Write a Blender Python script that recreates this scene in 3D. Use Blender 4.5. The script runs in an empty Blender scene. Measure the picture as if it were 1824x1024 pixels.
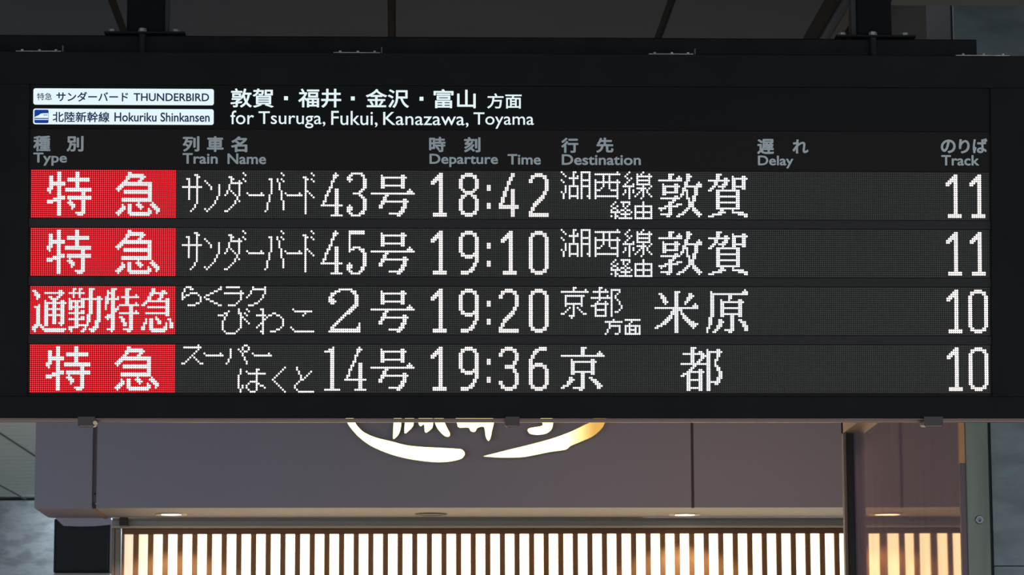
import bpy, math, random
import numpy as np
from mathutils import Vector, Matrix

random.seed(7)
SC = bpy.context.scene
COL = SC.collection

# ------------------------------------------------------------------ camera
EYE = Vector((-0.33888, -9.1077, 1.60))          # a standing traveller looking up
PAN, TILT, ROLL, FPX = 0.03694, 0.14996, -0.00371, 5474.8
BOARD_Z = EYE.z + 1.39441                          # centre of the LED area above the floor
BOARD_TILT = 0.1034                                # the board leans towards the viewers
_F = Vector((math.sin(PAN) * math.cos(TILT), math.cos(PAN) * math.cos(TILT), math.sin(TILT)))
_R0 = Vector((math.cos(PAN), -math.sin(PAN), 0))
_U0 = _R0.cross(_F)
_R = _R0 * math.cos(ROLL) + _U0 * math.sin(ROLL)
_U = -_R0 * math.sin(ROLL) + _U0 * math.cos(ROLL)
cam_d = bpy.data.cameras.new('camera')
cam_d.sensor_width = 36.0
cam_d.lens = FPX / 1824 * 36.0
cam_d.clip_end = 200
cam_d.dof.use_dof = True
cam_d.dof.focus_distance = 9.2
cam_d.dof.aperture_fstop = 18
cam = bpy.data.objects.new('camera', cam_d)
COL.objects.link(cam)
cam.matrix_world = Matrix.Translation(EYE) @ Matrix((_R, _U, -_F)).transposed().to_4x4()
SC.camera = cam

# ------------------------------------------------------------------ world, lights, exposure
SC.view_settings.view_transform = 'Standard'
SC.view_settings.look = 'None'
SC.view_settings.gamma = 1
SC.view_settings.exposure = 0.0
SC.view_settings.use_curve_mapping = False
world = bpy.data.worlds.new('station_hall')
SC.world = world
world.use_nodes = True
world.node_tree.nodes['Background'].inputs[0].default_value = (0.86, 0.92, 1.0, 1)
world.node_tree.nodes['Background'].inputs[1].default_value = 1.3


def area(name, loc, rot, sx, sy, power, color):
    l = bpy.data.lights.new(name, 'AREA')
    l.shape = 'RECTANGLE'
    l.size, l.size_y, l.energy, l.color = sx, sy, power, color
    o = bpy.data.objects.new(name, l)
    o.location = loc
    o.rotation_euler = rot
    COL.objects.link(o)
    return o


# corridor lamps left of the shop, and two added fills tinting the fascia
area('corridor_light', (-3.6, 15.5, 3.9), (0, 0, 0), 1.2, 0.3, 18, (0.86, 0.98, 0.97))
area('corridor_wall_lamp', (-3.15, 19.75, 3.85), (1.2, 0, 0), 0.3, 0.1, 11, (0.80, 0.92, 1.0))
area('fascia_fill_cool', (-3.2, 4.3, 3.85), (0, 0, 0), 1.2, 0.3, 9, (0.46, 0.58, 1.0))  # added unseen fill, cools the left of the fascia
area('fascia_fill_warm', (1.5, 5.0, 3.85), (0, 0, 0), 0.6, 0.3, 17, (1.0, 0.60, 0.42))  # added unseen fill, warms the right of the fascia


# ------------------------------------------------------------------ helpers: points
def ray(px, py):
    return (_F * FPX + _R * (px - 912) - _U * (py - 512)).normalized()


def at_y(px, py, Y):
    d = ray(px, py)
    return EYE + d * ((Y - EYE.y) / d.y)


def at_z(px, py, Z):
    d = ray(px, py)
    return EYE + d * ((Z - EYE.z) / d.z)


BM = Matrix.Translation((0, 0, BOARD_Z)) @ Matrix.Rotation(BOARD_TILT, 4, 'X')
BMI = BM.inverted()


def uv(px, py, dep=0.0):
    """point of the board's own plane (x right, z up) seen at a spot of the photo"""
    o = BMI @ EYE
    d = BMI.to_3x3() @ ray(px, py)
    p = o + d * ((dep - o.y) / d.y)
    return p.x, p.z


# ------------------------------------------------------------------ helpers: materials
MATS = {}


def mat(name, color, rough=0.6, metal=0.0, spec=0.3, emit=None, es=0.0, noise=None, bump=None, sampling=None):
    if name in MATS:
        return MATS[name]
    m = bpy.data.materials.new(name)
    m.use_nodes = True
    nt = m.node_tree
    b = nt.nodes['Principled BSDF']
    b.inputs['Base Color'].default_value = (*color, 1)
    b.inputs['Roughness'].default_value = rough
    b.inputs['Metallic'].default_value = metal
    b.inputs['Specular IOR Level'].default_value = spec
    if emit:
        b.inputs['Emission Color'].default_value = (*emit, 1)
        b.inputs['Emission Strength'].default_value = es
    tc = nt.nodes.new('ShaderNodeTexCoord')
    if noise:
        scale, amount, stretch = noise
        mp = nt.nodes.new('ShaderNodeMapping')
        mp.inputs['Scale'].default_value = stretch
        nz = nt.nodes.new('ShaderNodeTexNoise')
        nz.inputs['Scale'].default_value = scale
        nz.inputs['Detail'].default_value = 5
        rp = nt.nodes.new('ShaderNodeValToRGB')
        lo = [max(0, c * (1 - amount)) for c in color]
        hi = [min(1, c * (1 + amount)) for c in color]
        rp.color_ramp.elements[0].position = 0.3
        rp.color_ramp.elements[1].position = 0.7
        rp.color_ramp.elements[0].color = (*lo, 1)
        rp.color_ramp.elements[1].color = (*hi, 1)
        nt.links.new(tc.outputs['Object'], mp.inputs['Vector'])
        nt.links.new(mp.outputs['Vector'], nz.inputs['Vector'])
        nt.links.new(nz.outputs['Fac'], rp.inputs['Fac'])
        nt.links.new(rp.outputs['Color'], b.inputs['Base Color'])
    if bump:
        nz2 = nt.nodes.new('ShaderNodeTexNoise')
        nz2.inputs['Scale'].default_value = bump[0]
        bp = nt.nodes.new('ShaderNodeBump')
        bp.inputs['Strength'].default_value = bump[1]
        bp.inputs['Distance'].default_value = bump[2]
        nt.links.new(tc.outputs['Object'], nz2.inputs['Vector'])
        nt.links.new(nz2.outputs['Fac'], bp.inputs['Height'])
        nt.links.new(bp.outputs['Normal'], b.inputs['Normal'])
    if sampling:
        m.cycles.emission_sampling = sampling
    MATS[name] = m
    return m


def glow(name, color, strength, sampling='NONE'):
    return mat(name, (0.01, 0.01, 0.01), 0.8, spec=0.0, emit=color, es=strength, sampling=sampling)


# ------------------------------------------------------------------ helpers: meshes
class MB:
    def __init__(self):
        self.v, self.f = [], []

    def add(self, vs, fs):
        n = len(self.v)
        self.v += [tuple(p) for p in vs]
        self.f += [tuple(i + n for i in q) for q in fs]
        return self

    def box(self, x0, x1, y0, y1, z0, z1, b=0.0):
        """box with its four long (x-z outline) edges chamfered by b"""
        if b <= 0:
            vs = [(x, y, z) for x in (x0, x1) for y in (y0, y1) for z in (z0, z1)]
            return self.add(vs, [(0, 1, 3, 2), (4, 6, 7, 5), (0, 4, 5, 1), (2, 3, 7, 6), (0, 2, 6, 4), (1, 5, 7, 3)])
        a = [(x0 + b, z0 + b), (x1 - b, z0 + b), (x1 - b, z1 - b), (x0 + b, z1 - b)]
        o = [(x0, z0), (x1, z0), (x1, z1), (x0, z1)]
        vs = [(p[0], y0, p[1]) for p in a] + [(p[0], y0 + b, p[1]) for p in o] + [(p[0], y1, p[1]) for p in o]
        fs = [(0, 1, 2, 3), (8, 11, 10, 9)]
        for i in range(4):
            j = (i + 1) % 4
            fs += [(i, i + 4, j + 4, j), (i + 4, i + 8, j + 8, j + 4)]
        return self.add(vs, fs)

    def prism(self, pts, y0, y1):
        """outline in x-z pulled from y0 back to y1"""
        n = len(pts)
        vs = [(p[0], y0, p[1]) for p in pts] + [(p[0], y1, p[1]) for p in pts]
        fs = [tuple(range(n)), tuple(range(2 * n - 1, n - 1, -1))]
        fs += [(i, i + n, (i + 1) % n + n, (i + 1) % n) for i in range(n)]
        return self.add(vs, fs)

    def cyl(self, c, r, h, n=12, axis='z', r2=None, cham=0.0):
        r2 = r if r2 is None else r2
        rings = [(0, r), (h, r2)]
        if cham:
            rings = [(0, r - cham), (cham, r), (h - cham, r2), (h, r2 - cham)]
        vs = []
        for t, rr in rings:
            for i in range(n):
                a = 2 * math.pi * i / n
                p = (rr * math.cos(a), rr * math.sin(a), t)
                if axis == 'y':
                    p = (p[0], p[2], p[1])
                if axis == 'x':
                    p = (p[2], p[0], p[1])
                vs.append((c[0] + p[0], c[1] + p[1], c[2] + p[2]))
        k = len(rings)
        fs = [tuple(range(n)), tuple(range((k - 1) * n, k * n))]
        for q in range(k - 1):
            fs += [(q * n + i, q * n + (i + 1) % n, (q + 1) * n + (i + 1) % n, (q + 1) * n + i) for i in range(n)]
        return self.add(vs, fs)

    def build(self, name, m, parent=None, flip=False):
        me = bpy.data.meshes.new(name)
        me.from_pydata(self.v, [], self.f)
        import bmesh
        bm = bmesh.new()
        bm.from_mesh(me)
        bmesh.ops.recalc_face_normals(bm, faces=bm.faces)
        bm.to_mesh(me)
        bm.free()
        me.materials.append(m)
        o = bpy.data.objects.new(name, me)
        COL.objects.link(o)
        if parent:
            o.parent = parent
        return o


def tag(o, label=None, cat=None, group=None, kind=None):
    if label:
        o['label'] = label
    if cat:
        o['category'] = cat
    if group:
        o['group'] = group
    if kind:
        o['kind'] = kind
    return o


def empty(name, loc=(0, 0, 0), rot=(0, 0, 0)):
    o = bpy.data.objects.new(name, None)
    o.empty_display_size = 0.1
    o.location = loc
    o.rotation_euler = rot
    COL.objects.link(o)
    return o


# ------------------------------------------------------------------ materials of the place
M_ceil = mat('ceiling_panel_grey', (0.070, 0.084, 0.106), 0.8, spec=0.1, noise=(1.5, 0.08, (1, 1, 1)))
M_ceilgap = mat('ceiling_joint_dark', (0.036, 0.036, 0.037), 0.9, spec=0.05)
M_dark = mat('dark_recess', (0.03, 0.03, 0.025), 0.9, spec=0.05)
M_floor = mat('floor_stone', (0.42, 0.41, 0.40), 0.5, noise=(3, 0.15, (1, 1, 1)))
M_steel = mat('black_painted_steel', (0.012, 0.0125, 0.014), 0.65, spec=0.1, noise=(9, 0.25, (1, 1, 1)))
M_case = mat('black_powder_coat', (0.0112, 0.0118, 0.0122), 0.7, spec=0.08, noise=(5, 0.12, (1, 1, 1)))
M_zinc = mat('galvanised_bolt', (0.30, 0.31, 0.30), 0.5, metal=0.6, noise=(60, 0.3, (1, 1, 1)))
M_strip = mat('pale_metal_strip', (0.38, 0.38, 0.34), 0.5, metal=0.3, noise=(40, 0.3, (1, 1, 1)))
M_fascia = mat('grey_white_fascia', (0.36, 0.35, 0.40), 0.55, spec=0.2, noise=(0.6, 0.03, (1, 1, 1)))
M_joint = mat('fascia_joint', (0.12, 0.10, 0.10), 0.7)
M_soffit = mat('soffit_cream', (0.40, 0.37, 0.34), 0.6, spec=0.2, noise=(2, 0.05, (1, 1, 1)))
M_alu = mat('brushed_aluminium', (0.33, 0.32, 0.30), 0.38, metal=0.8, noise=(25, 0.15, (0.05, 1, 1)))
M_wood = mat('brown_wood_slat', (0.36, 0.18, 0.085), 0.55, spec=0.2, noise=(18, 0.2, (6, 6, 0.6)), bump=(80, 0.2, 0.001))


# ------------------------------------------------------------------ the setting
fl = MB().box(-12, 12, -12, 26, -0.2, 0).build('floor', M_floor)
tag(fl, kind='structure')

CZ = 4.0                                            # height of the panelled ceiling
STORE_Y = EYE.y + 16.0                              # front of the shop's fascia
LAT_Y = EYE.y + 16.69                               # back edge of its soffit
edge_x = at_z(1512, 10, CZ).x
ceil_back = MB().box(-8, edge_x, -4, STORE_Y - 0.02, CZ + 0.012, CZ + 0.10).build('ceiling', M_ceilgap)
tag(ceil_back, 'dark slab behind the grey ceiling panels', kind='structure')
jx = [at_z(px, 0, CZ).x for px in (199, 697.5, 1197)]
wj = 0.0135
pitch_c = (jx[2] - jx[0]) / 2
lines = [jx[0] - 4 * pitch_c, jx[0] - 3 * pitch_c, jx[0] - 2 * pitch_c, jx[0] - pitch_c] + jx + [at_z(1497, 0, CZ).x - 0.012]
for i in range(len(lines)):
    x0 = lines[i] + wj
    x1 = (lines[i + 1] - wj) if i + 1 < len(lines) else edge_x
    if i == len(lines) - 2:
        x1 = at_z(1458, 30, CZ).x - 0.012
    if i == len(lines) - 1:
        x0 = at_z(1458, 30, CZ).x + 0.05
    for k, (ya, yb) in enumerate(((-4, 2.9), (2.92, STORE_Y - 0.03))):
        MB().box(x0, x1, ya, yb, CZ, CZ + 0.011).build('ceiling_panel', M_ceil, ceil_back)
# higher dark ceiling beyond the edge, and its beam
hi = MB().box(edge_x + 0.02, 9, -4, 8, 4.75, 4.85)
tag(hi.build('ceiling_right', M_dark), kind='structure')
tr = MB().box(edge_x, edge_x + 0.035, -4, 6.8, CZ - 0.006, CZ + 0.6).build('trim_1', mat('ceiling_edge_trim', (0.05, 0.052, 0.045), 0.8))
tag(tr, kind='structure')
bz = at_y(1700, 10, 0.67).z
beam_x = at_y(1594, 5, 0.55).x
bmx = MB().box(beam_x, 6, 0.55, 0.67, bz, bz + 0.5, 0.006).build('trim_2', mat('beam_grey', (0.16, 0.165, 0.15), 0.8, spec=0.1))
tag(bmx, 'pale grey cross beam at the top right above the board', kind='structure')

# right-hand wall: marble front, and the side wall that carries the mirror panel
WR_Y = EYE.y + 11.1
mir_x = at_y(1720, 850, WR_Y).x
mir_y0, mir_y1 = WR_Y, EYE.y + 13.85
z_mtop = 3.55
M_marb_r = mat('marble_green_grey', (0.2, 0.24, 0.25), 0.5, spec=0.25, noise=(2.6, 0.22, (1, 1, 1.6)))


def marble(name, base, vein, scale):
    m = mat(name, base, 0.4, spec=0.3)
    nt = m.node_tree
    b = nt.nodes['Principled BSDF']
    tc = nt.nodes.new('ShaderNodeTexCoord')
    mp = nt.nodes.new('ShaderNodeMapping')
    mp.inputs['Scale'].default_value = (1, 1, 2.4)
    mp.inputs['Rotation'].default_value = (0, 0.7, 0)
    n1 = nt.nodes.new('ShaderNodeTexNoise')
    n1.inputs['Scale'].default_value = scale
    n1.inputs['Detail'].default_value = 7
    n1.inputs['Distortion'].default_value = 0.2
    r1 = nt.nodes.new('ShaderNodeValToRGB')
    e = r1.color_ramp.elements
    e[0].position, e[1].position = 0.38, 0.56
    e[0].color, e[1].color = (*vein, 1), (*base, 1)
    n2 = nt.nodes.new('ShaderNodeTexNoise')
    n2.inputs['Scale'].default_value = scale * 6
    n2.inputs['Detail'].default_value = 6
    mx = nt.nodes.new('ShaderNodeMix')
    mx.data_type = 'RGBA'
    mx.blend_type = 'MULTIPLY'
    mx.inputs[0].default_value = 0.35
    nt.links.new(tc.outputs['Object'], mp.inputs['Vector'])
    nt.links.new(mp.outputs['Vector'], n1.inputs['Vector'])
    nt.links.new(mp.outputs['Vector'], n2.inputs['Vector'])
    nt.links.new(n1.outputs['Fac'], r1.inputs['Fac'])
    nt.links.new(r1.outputs['Color'], mx.inputs[6])
    nt.links.new(n2.outputs['Color'], mx.inputs[7])
    nt.links.new(mx.outputs[2], b.inputs['Base Color'])
    return m


M_marb_r2 = marble('marble_green_grey_slab', (0.235, 0.285, 0.30), (0.17, 0.21, 0.225), 4)
M_marb_l = marble('marble_white_grey_slab', (0.36, 0.40, 0.435), (0.24, 0.27, 0.30), 5)

jamb_x1 = at_y(1762, 900, WR_Y).x
wr = MB().box(mir_x + 0.02, 9, WR_Y + 0.03, mir_y1, 0, 4.75).build('wall_right', mat('mortar_dark', (0.10, 0.11, 0.11), 0.9))
tag(wr, kind='structure')
MB().box(mir_x, 5.2, WR_Y, WR_Y + 0.03, 3.62, 4.74, 0.001).build('marble_slab', M_marb_r2, wr)
MB().box(mir_x - 0.006, mir_x, mir_y0 + 0.04, mir_y0 + 0.55, 3.62, 4.74, 0.002).build('corner_panel', mat('corner_panel_grey', (0.10, 0.105, 0.12), 0.6), wr)
zj = at_y(1790, 1008, WR_Y).z
zs = [0, zj - 0.9, zj, zj + 0.9, zj + 1.8, 4.75]
zs = [0.0] + [z for z in (zj - 0.9, zj, zj + 0.9) if 0.05 < z < 3.5] + [3.62]
g = 0.0015
for a, b_ in zip(zs[:-1], zs[1:]):
    for k in range(3):
        x0 = jamb_x1 + 0.01 + k * 1.2
        MB().box(x0 + g, x0 + 1.2 - g, WR_Y, WR_Y + 0.03, a + g, b_ - g, 0.001).build('marble_slab', M_marb_r2, wr)
# dark side panel above the mirror
MB().box(mir_x, mir_x + 0.02, mir_y0 + 0.03, mir_y1, z_mtop, 4.74).build('side_panel', mat('olive_side_panel', (0.034, 0.034, 0.025), 0.7, noise=(2, 0.2, (1, 1, 1))), wr)
# metal jamb with lock
jamb = empty('metal_jamb', (mir_x, WR_Y, 0))
tag(jamb, 'brushed metal door jamb with a round lock between mirror panel and marble wall', 'door jamb')
w = jamb_x1 - mir_x
M_jamb = mat('jamb_stainless', (0.15, 0.163, 0.135), 0.42, metal=0.7, noise=(2.5, 0.25, (4, 4, 0.7)))
MB().box(0, w, -0.012, 0.03, 0, 3.6, 0.003).build('jamb_face', M_jamb, jamb)
MB().box(w + 0.001, w + 0.008, -0.006, 0.03, 0, 3.6).build('jamb_seal', mat('black_seal', (0.015, 0.015, 0.015), 0.8), jamb)
lk = at_y(1743.5, 926, WR_Y)
ring = MB().cyl((lk.x - mir_x, -0.02, lk.z), 0.0155, 0.010, 24, 'y', cham=0.002).build('lock_ring', mat('dull_nickel', (0.22, 0.24, 0.26), 0.4, metal=0.9), jamb)
MB().cyl((lk.x - mir_x, -0.022, lk.z), 0.0085, 0.004, 20, 'y').build('lock_cylinder', mat('lock_grey', (0.14, 0.15, 0.16), 0.4, metal=0.9), ring)
MB().box(lk.x - mir_x - 0.0014, lk.x - mir_x + 0.0014, -0.0235, -0.021, lk.z - 0.009, lk.z + 0.001).build('keyhole', mat('black_hole', (0.004, 0.004, 0.004), 0.9), ring)
MB().box(-0.021, -0.001, -0.006, 0.02, 0, 2.633).build('edge_strip', mat('plum_edge_strip', (0.15, 0.11, 0.12), 0.5, metal=0.3), jamb)
MB().box(-0.021, -0.001, -0.006, 0.02, 2.634, 3.5).build('edge_strip', mat('orange_brass_strip', (0.42, 0.21, 0.10), 0.4, metal=0.5), jamb)

# mirror panel
mirror = empty('mirror_panel', (mir_x, mir_y1, 0))
tag(mirror, 'tall polished metal panel at the right reflecting the slat screen', 'mirror')
m = bpy.data.materials.new('polished_bronze_sheet')
m.use_nodes = True
nt = m.node_tree
nt.nodes.remove(nt.nodes['Principled BSDF'])
gl = nt.nodes.new('ShaderNodeBsdfGlossy')
gl.inputs['Color'].default_value = (0.84, 0.64, 0.45, 1)
gl.inputs['Roughness'].default_value = 0.015
df = nt.nodes.new('ShaderNodeBsdfDiffuse')
df.inputs['Color'].default_value = (0.33, 0.27, 0.34, 1)
mxs = nt.nodes.new('ShaderNodeMixShader')
tc = nt.nodes.new('ShaderNodeTexCoord')
mp = nt.nodes.new('ShaderNodeMapping')
mp.inputs['Scale'].default_value = (1, 4, 0.5)
nz = nt.nodes.new('ShaderNodeTexNoise')
nz.inputs['Scale'].default_value = 2.5
mr = nt.nodes.new('ShaderNodeMapRange')
mr.inputs[3].default_value = 0.40
mr.inputs[4].default_value = 0.58
nt.links.new(tc.outputs['Object'], mp.inputs[0])
nt.links.new(mp.outputs[0], nz.inputs[0])
nt.links.new(nz.outputs[0], mr.inputs[0])
nt.links.new(mr.outputs[0], mxs.inputs[0])
nt.links.new(gl.outputs[0], mxs.inputs[1])
nt.links.new(df.outputs[0], mxs.inputs[2])
nt.links.new(mxs.outputs[0], nt.nodes['Material Output'].inputs[0])
M_mirror = m
L = mir_y1 - mir_y0
NS, NZ = 48, 24
mb = MB()
vs, fs = [], []
SL = 0.012
BEND_L = SL * (L - 1.3 * (1 - math.exp(-L / 1.3)))
for k in range(NZ + 1):
    z = z_mtop * k / NZ
    for i in range(NS + 1):
        t = L * i / NS                                # distance from the far end
        bend = SL * (t - 1.3 * (1 - math.exp(-t / 1.3)))
        wav = 0.00012 * math.sin(5.5 * t + 0.5 * math.sin(2.1 * z)) * math.sin(1.9 * z + 0.6)
        vs.append((-0.010 + 0 + wav - bend + BEND_L * 0.5, -t, z))
for k in range(NZ):
    for i in range(NS):
        q = k * (NS + 1) + i
        fs.append((q, q + 1, q + NS + 2, q + NS + 1))
mb.add(vs, fs)
sheet = mb.build('polished_sheet', M_mirror, mirror)
for p in sheet.data.polygons:
    p.use_smooth = True
# far-end frame, seen as the dark upright, and the top rail
fx0 = at_y(1502, 850, mir_y1).x - mir_x
M_bronze = mat('dark_bronze_frame', (0.07, 0.065, 0.07), 0.45, metal=0.5)
MB().box(fx0, fx0 + 0.014, -0.02, 0.03, 0, z_mtop, 0.002).build('frame_upright', mat('tan_edge', (0.30, 0.25, 0.21), 0.5, metal=0.4), mirror)
MB().box(fx0 + 0.014, 0.0, -0.012, 0.03, 0, z_mtop, 0.002).build('frame_upright', M_bronze, mirror)
zr = at_y(1505, 772, mir_y1).z
MB().box(fx0, 0.0, -L * 0.3, 0.03, zr, zr + 0.06, 0.004).build('top_rail', mat('tan_rail', (0.45, 0.36, 0.26), 0.45, metal=0.4), mirror)

# left corridor: far slatted ceiling and the marble wall
FAR_Y = EYE.y + 29.4
cl = MB().box(-9.5, at_y(62, 800, STORE_Y).x - 0.02, STORE_Y + 0.02, FAR_Y + 0.3, CZ + 0.03, CZ + 0.12).build('ceiling_left', mat('corridor_ceiling_gap', (0.05, 0.055, 0.052), 0.8))
tag(cl, 'slatted corridor ceiling left of the shop', kind='structure')
sl = MB()
y = STORE_Y + 0.1
x_r = at_y(62, 800, STORE_Y).x - 0.03
while y < FAR_Y - 0.3:
    sl.box(-9.4, x_r, y, y + 0.30, CZ, CZ + 0.03, 0.0)
    y += 0.335
so = sl.build('ceiling_slat', mat('corridor_slat_pale', (0.50, 0.55, 0.53), 0.6), cl)
tag(so, kind='stuff')
ja, jb = at_z(0, 772, CZ - 0.005), at_z(60, 811, CZ - 0.005)
jc, jd = at_z(0, 865, CZ - 0.005), at_z(45, 889, CZ - 0.005)
for a_, b_ in ((ja, jb), (jc, jd)):
    d = (b_ - a_)
    a2, b2 = a_ - d * 1.2, b_ + d * 1.0
    n_ = Vector((-d.y, d.x, 0)).normalized() * 0.010
    MB().add([a2 - n_, a2 + n_, b2 + n_, b2 - n_, a2 - n_ + Vector((0, 0, .006)), a2 + n_ + Vector((0, 0, .006)), b2 + n_ + Vector((0, 0, .006)), b2 - n_ + Vector((0, 0, .006))],
             [(0, 1, 2, 3), (4, 7, 6, 5), (0, 4, 5, 1), (1, 5, 6, 2), (2, 6, 7, 3), (3, 7, 4, 0)]).build('ceiling_joint', mat('joint_line_dark', (0.09, 0.095, 0.09), 0.8), cl)
wl = MB().box(-10, 2, FAR_Y + 0.03, FAR_Y + 0.3, 0, CZ + 0.03).build('wall_back', mat('mortar_dark', (0, 0, 0)))
tag(wl, kind='structure')
for k in range(4):
    for a, b_ in ((0, 1.0), (1.0, 2.6), (2.6, CZ - 0.014)):
        MB().box(-9.6 + k * 2.3 + g, -9.6 + (k + 1) * 2.3 - g, FAR_Y, FAR_Y + 0.03, a + g, b_ - g).build('marble_slab', M_marb_l, wl)
MB().box(-9.6, -1.8, FAR_Y - 0.03, FAR_Y, CZ - 0.015, CZ - 0.005).build('shadow_gap_trim', mat('black_hole', (0, 0, 0)), wl)
mwl = MB().box(-9.8, -9.5, STORE_Y - 4, FAR_Y, 0, CZ).build('wall_left', M_marb_l)
tag(mwl, kind='structure')

# ------------------------------------------------------------------ the shop behind the board
zf = at_y(800, 904.3, STORE_Y).z                    # lower edge of the fascia
xl, xr = at_y(62, 850, STORE_Y).x, at_y(1600, 850, STORE_Y).x + 1.2
fas = empty('shop_fascia', (xl, STORE_Y, zf))
tag(fas, 'wide grey-white fascia of the shop seen below the departure board', 'shop fascia')
x_a0, x_a1 = at_y(164.5, 850, STORE_Y).x, at_y(172, 850, STORE_Y).x
x_b0, x_b1 = at_y(1231.5, 850, STORE_Y).x, at_y(1236, 850, STORE_Y).x
HF = CZ - zf - 0.01
for x0, x1 in ((xl, x_a0), (x_a1, x_b0), (x_b1, xr)):
    MB().box(x0 - xl, x1 - xl, 0, 0.05, 0, HF, 0.003).build('fascia_panel', M_fascia, fas)
jr = MB().box(x_a0 - xl, x_a1 - xl, 0.02, 0.05, 0.03, HF).build('joint_rod', mat('joint_rod_tan', (0.20, 0.17, 0.165), 0.6), fas)
MB().box(x_b0 - xl, x_b1 - xl, 0.015, 0.05, 0, HF).build('joint_strip', M_joint, fas)
MB().cyl((x_a0 - xl + 0.014, -0.003, 0.075), 0.004, 0.03, 10, 'y').build('screw', mat('black_seal', (0, 0, 0)), fas)
MB().box(0, 0.01, 0.05, 0.66, 0, HF).build('end_panel', M_fascia, fas)

x_sj = at_y(168, 905, STORE_Y).x
sl_ = MB().box(xl + 0.01, x_sj, STORE_Y + 0.05, LAT_Y, zf + 0.001, zf + 0.03).build('trim_4', mat('soffit_unlit_grey', (0.36, 0.33, 0.36), 0.6, spec=0.1))  # greyer colour paints in the missing glow of the slat screen
tag(sl_, 'soffit piece above the dark box sign, greyed as if unlit', kind='structure')
sof = MB().box(x_sj + 0.004, xr, STORE_Y + 0.05, LAT_Y, zf + 0.001, zf + 0.03).build('trim_3', M_soffit)
tag(sof, 'cream soffit strip under the shop fascia', kind='structure')
z922 = at_y(800, 922, LAT_Y).z
z926 = at_y(800, 926, LAT_Y).z
z936 = at_y(800, 936, LAT_Y).z
z940 = at_y(800, 940, LAT_Y).z
z950 = at_y(800, 950, LAT_Y).z
x198 = at_y(200, 930, LAT_Y).x
head = empty('header_rail', (x198, LAT_Y, z940))
tag(head, 'grey metal header rail between the cream soffit and the slat screen', 'rail')
MB().box(0, xr - x198, -0.008, 0.03, z922 - z940 - 0.014, zf - z940, 0.002).build('upper_lip', mat('lip_tan', (0.30, 0.27, 0.23), 0.5), head)
MB().box(0, xr - x198, 0.012, 0.04, z936 - z940, z922 - z940 - 0.014).build('recessed_band', mat('band_grey', (0.42, 0.42, 0.40), 0.55), head)
MB().box(0, xr - x198, -0.012, 0.04, 0, z936 - z940, 0.002).build('lower_lip', mat('lip_pale', (0.62, 0.55, 0.45), 0.45), head)

sjr = MB().add([(x_sj - 0.012, STORE_Y + 0.02, zf - 0.006), (x_sj + 0.006, STORE_Y + 0.02, zf - 0.006), (x_sj + 0.006, LAT_Y - 0.02, zf - 0.006), (x_sj - 0.012, LAT_Y - 0.02, zf - 0.006),
                (x_sj - 0.012, STORE_Y + 0.02, zf), (x_sj + 0.006, STORE_Y + 0.02, zf), (x_sj + 0.006, LAT_Y - 0.02, zf), (x_sj - 0.012, LAT_Y - 0.02, zf)],
               [(0, 1, 2, 3), (4, 7, 6, 5), (0, 4, 5, 1), (1, 5, 6, 2), (2, 6, 7, 3), (3, 7, 4, 0)]).build('soffit_joint', mat('soffit_joint_tan', (0.42, 0.26, 0.17), 0.6), sof)

# slat screen
x_s0 = at_y(220.4, 980, LAT_Y + 0.02).x
pitch = (at_y(1470, 980, LAT_Y + 0.02).x - x_s0) / 48
scr = empty('slat_screen', (x_s0, LAT_Y + 0.02, 0))
LE = 0.012
tag(scr, 'row of upright brown wooden slats in front of a glowing cream panel', 'slat screen')
XE = 50 * pitch
MB().box(-LE, XE, 0, 0.03, z950, z940 - 0.001, 0.002).build('top_rail', mat('brown_rail', (0.20, 0.10, 0.06), 0.6), scr)
MB().box(-LE, 0.0, 0, 0.05, 0.1, z950 - 0.0005, 0.001).build('frame_upright', M_wood, scr)
sw = pitch * 9.6 / 26.1
slat_me = None
for i in range(49):
    x0 = pitch * i + (pitch - sw)
    if slat_me is None:
        o = MB().box(0, sw, 0.0, 0.022, 0.1, z950 - 0.001, 0.0015).build('slat', M_wood, scr)
        slat_me = o.data
    else:
        o = bpy.data.objects.new('slat', slat_me)
        COL.objects.link(o)
        o.parent = scr
    o.location = (x0, 0, 0)
# luminous panel: lamps inside it stop short of the left end
ml = mat('backlit_cream_panel', (0.6, 0.55, 0.45), 0.6, emit=(1.0, 0.86, 0.62), es=2.6)
nt = ml.node_tree
b = nt.nodes['Principled BSDF']
tc = nt.nodes.new('ShaderNodeTexCoord')
sx = nt.nodes.new('ShaderNodeSeparateXYZ')
mr = nt.nodes.new('ShaderNodeMapRange')
mr.interpolation_type = 'SMOOTHSTEP'
mr.inputs[1].default_value = -0.06
mr.inputs[2].default_value = 0.45
mr.inputs[3].default_value = 0.75
mr.inputs[4].default_value = 2.3
nt.links.new(tc.outputs['Object'], sx.inputs[0])
nt.links.new(sx.outputs[0], mr.inputs[0])
nt.links.new(mr.outputs[0], b.inputs['Emission Strength'])
MB().box(0.0, XE, 0.055, 0.065, 0.1, z950 + 0.012).build('light_panel', ml, scr)
MB().box(-LE, XE, 0.031, 0.066, z950 + 0.012, z940).build('rail_backing', M_dark, scr)

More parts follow.
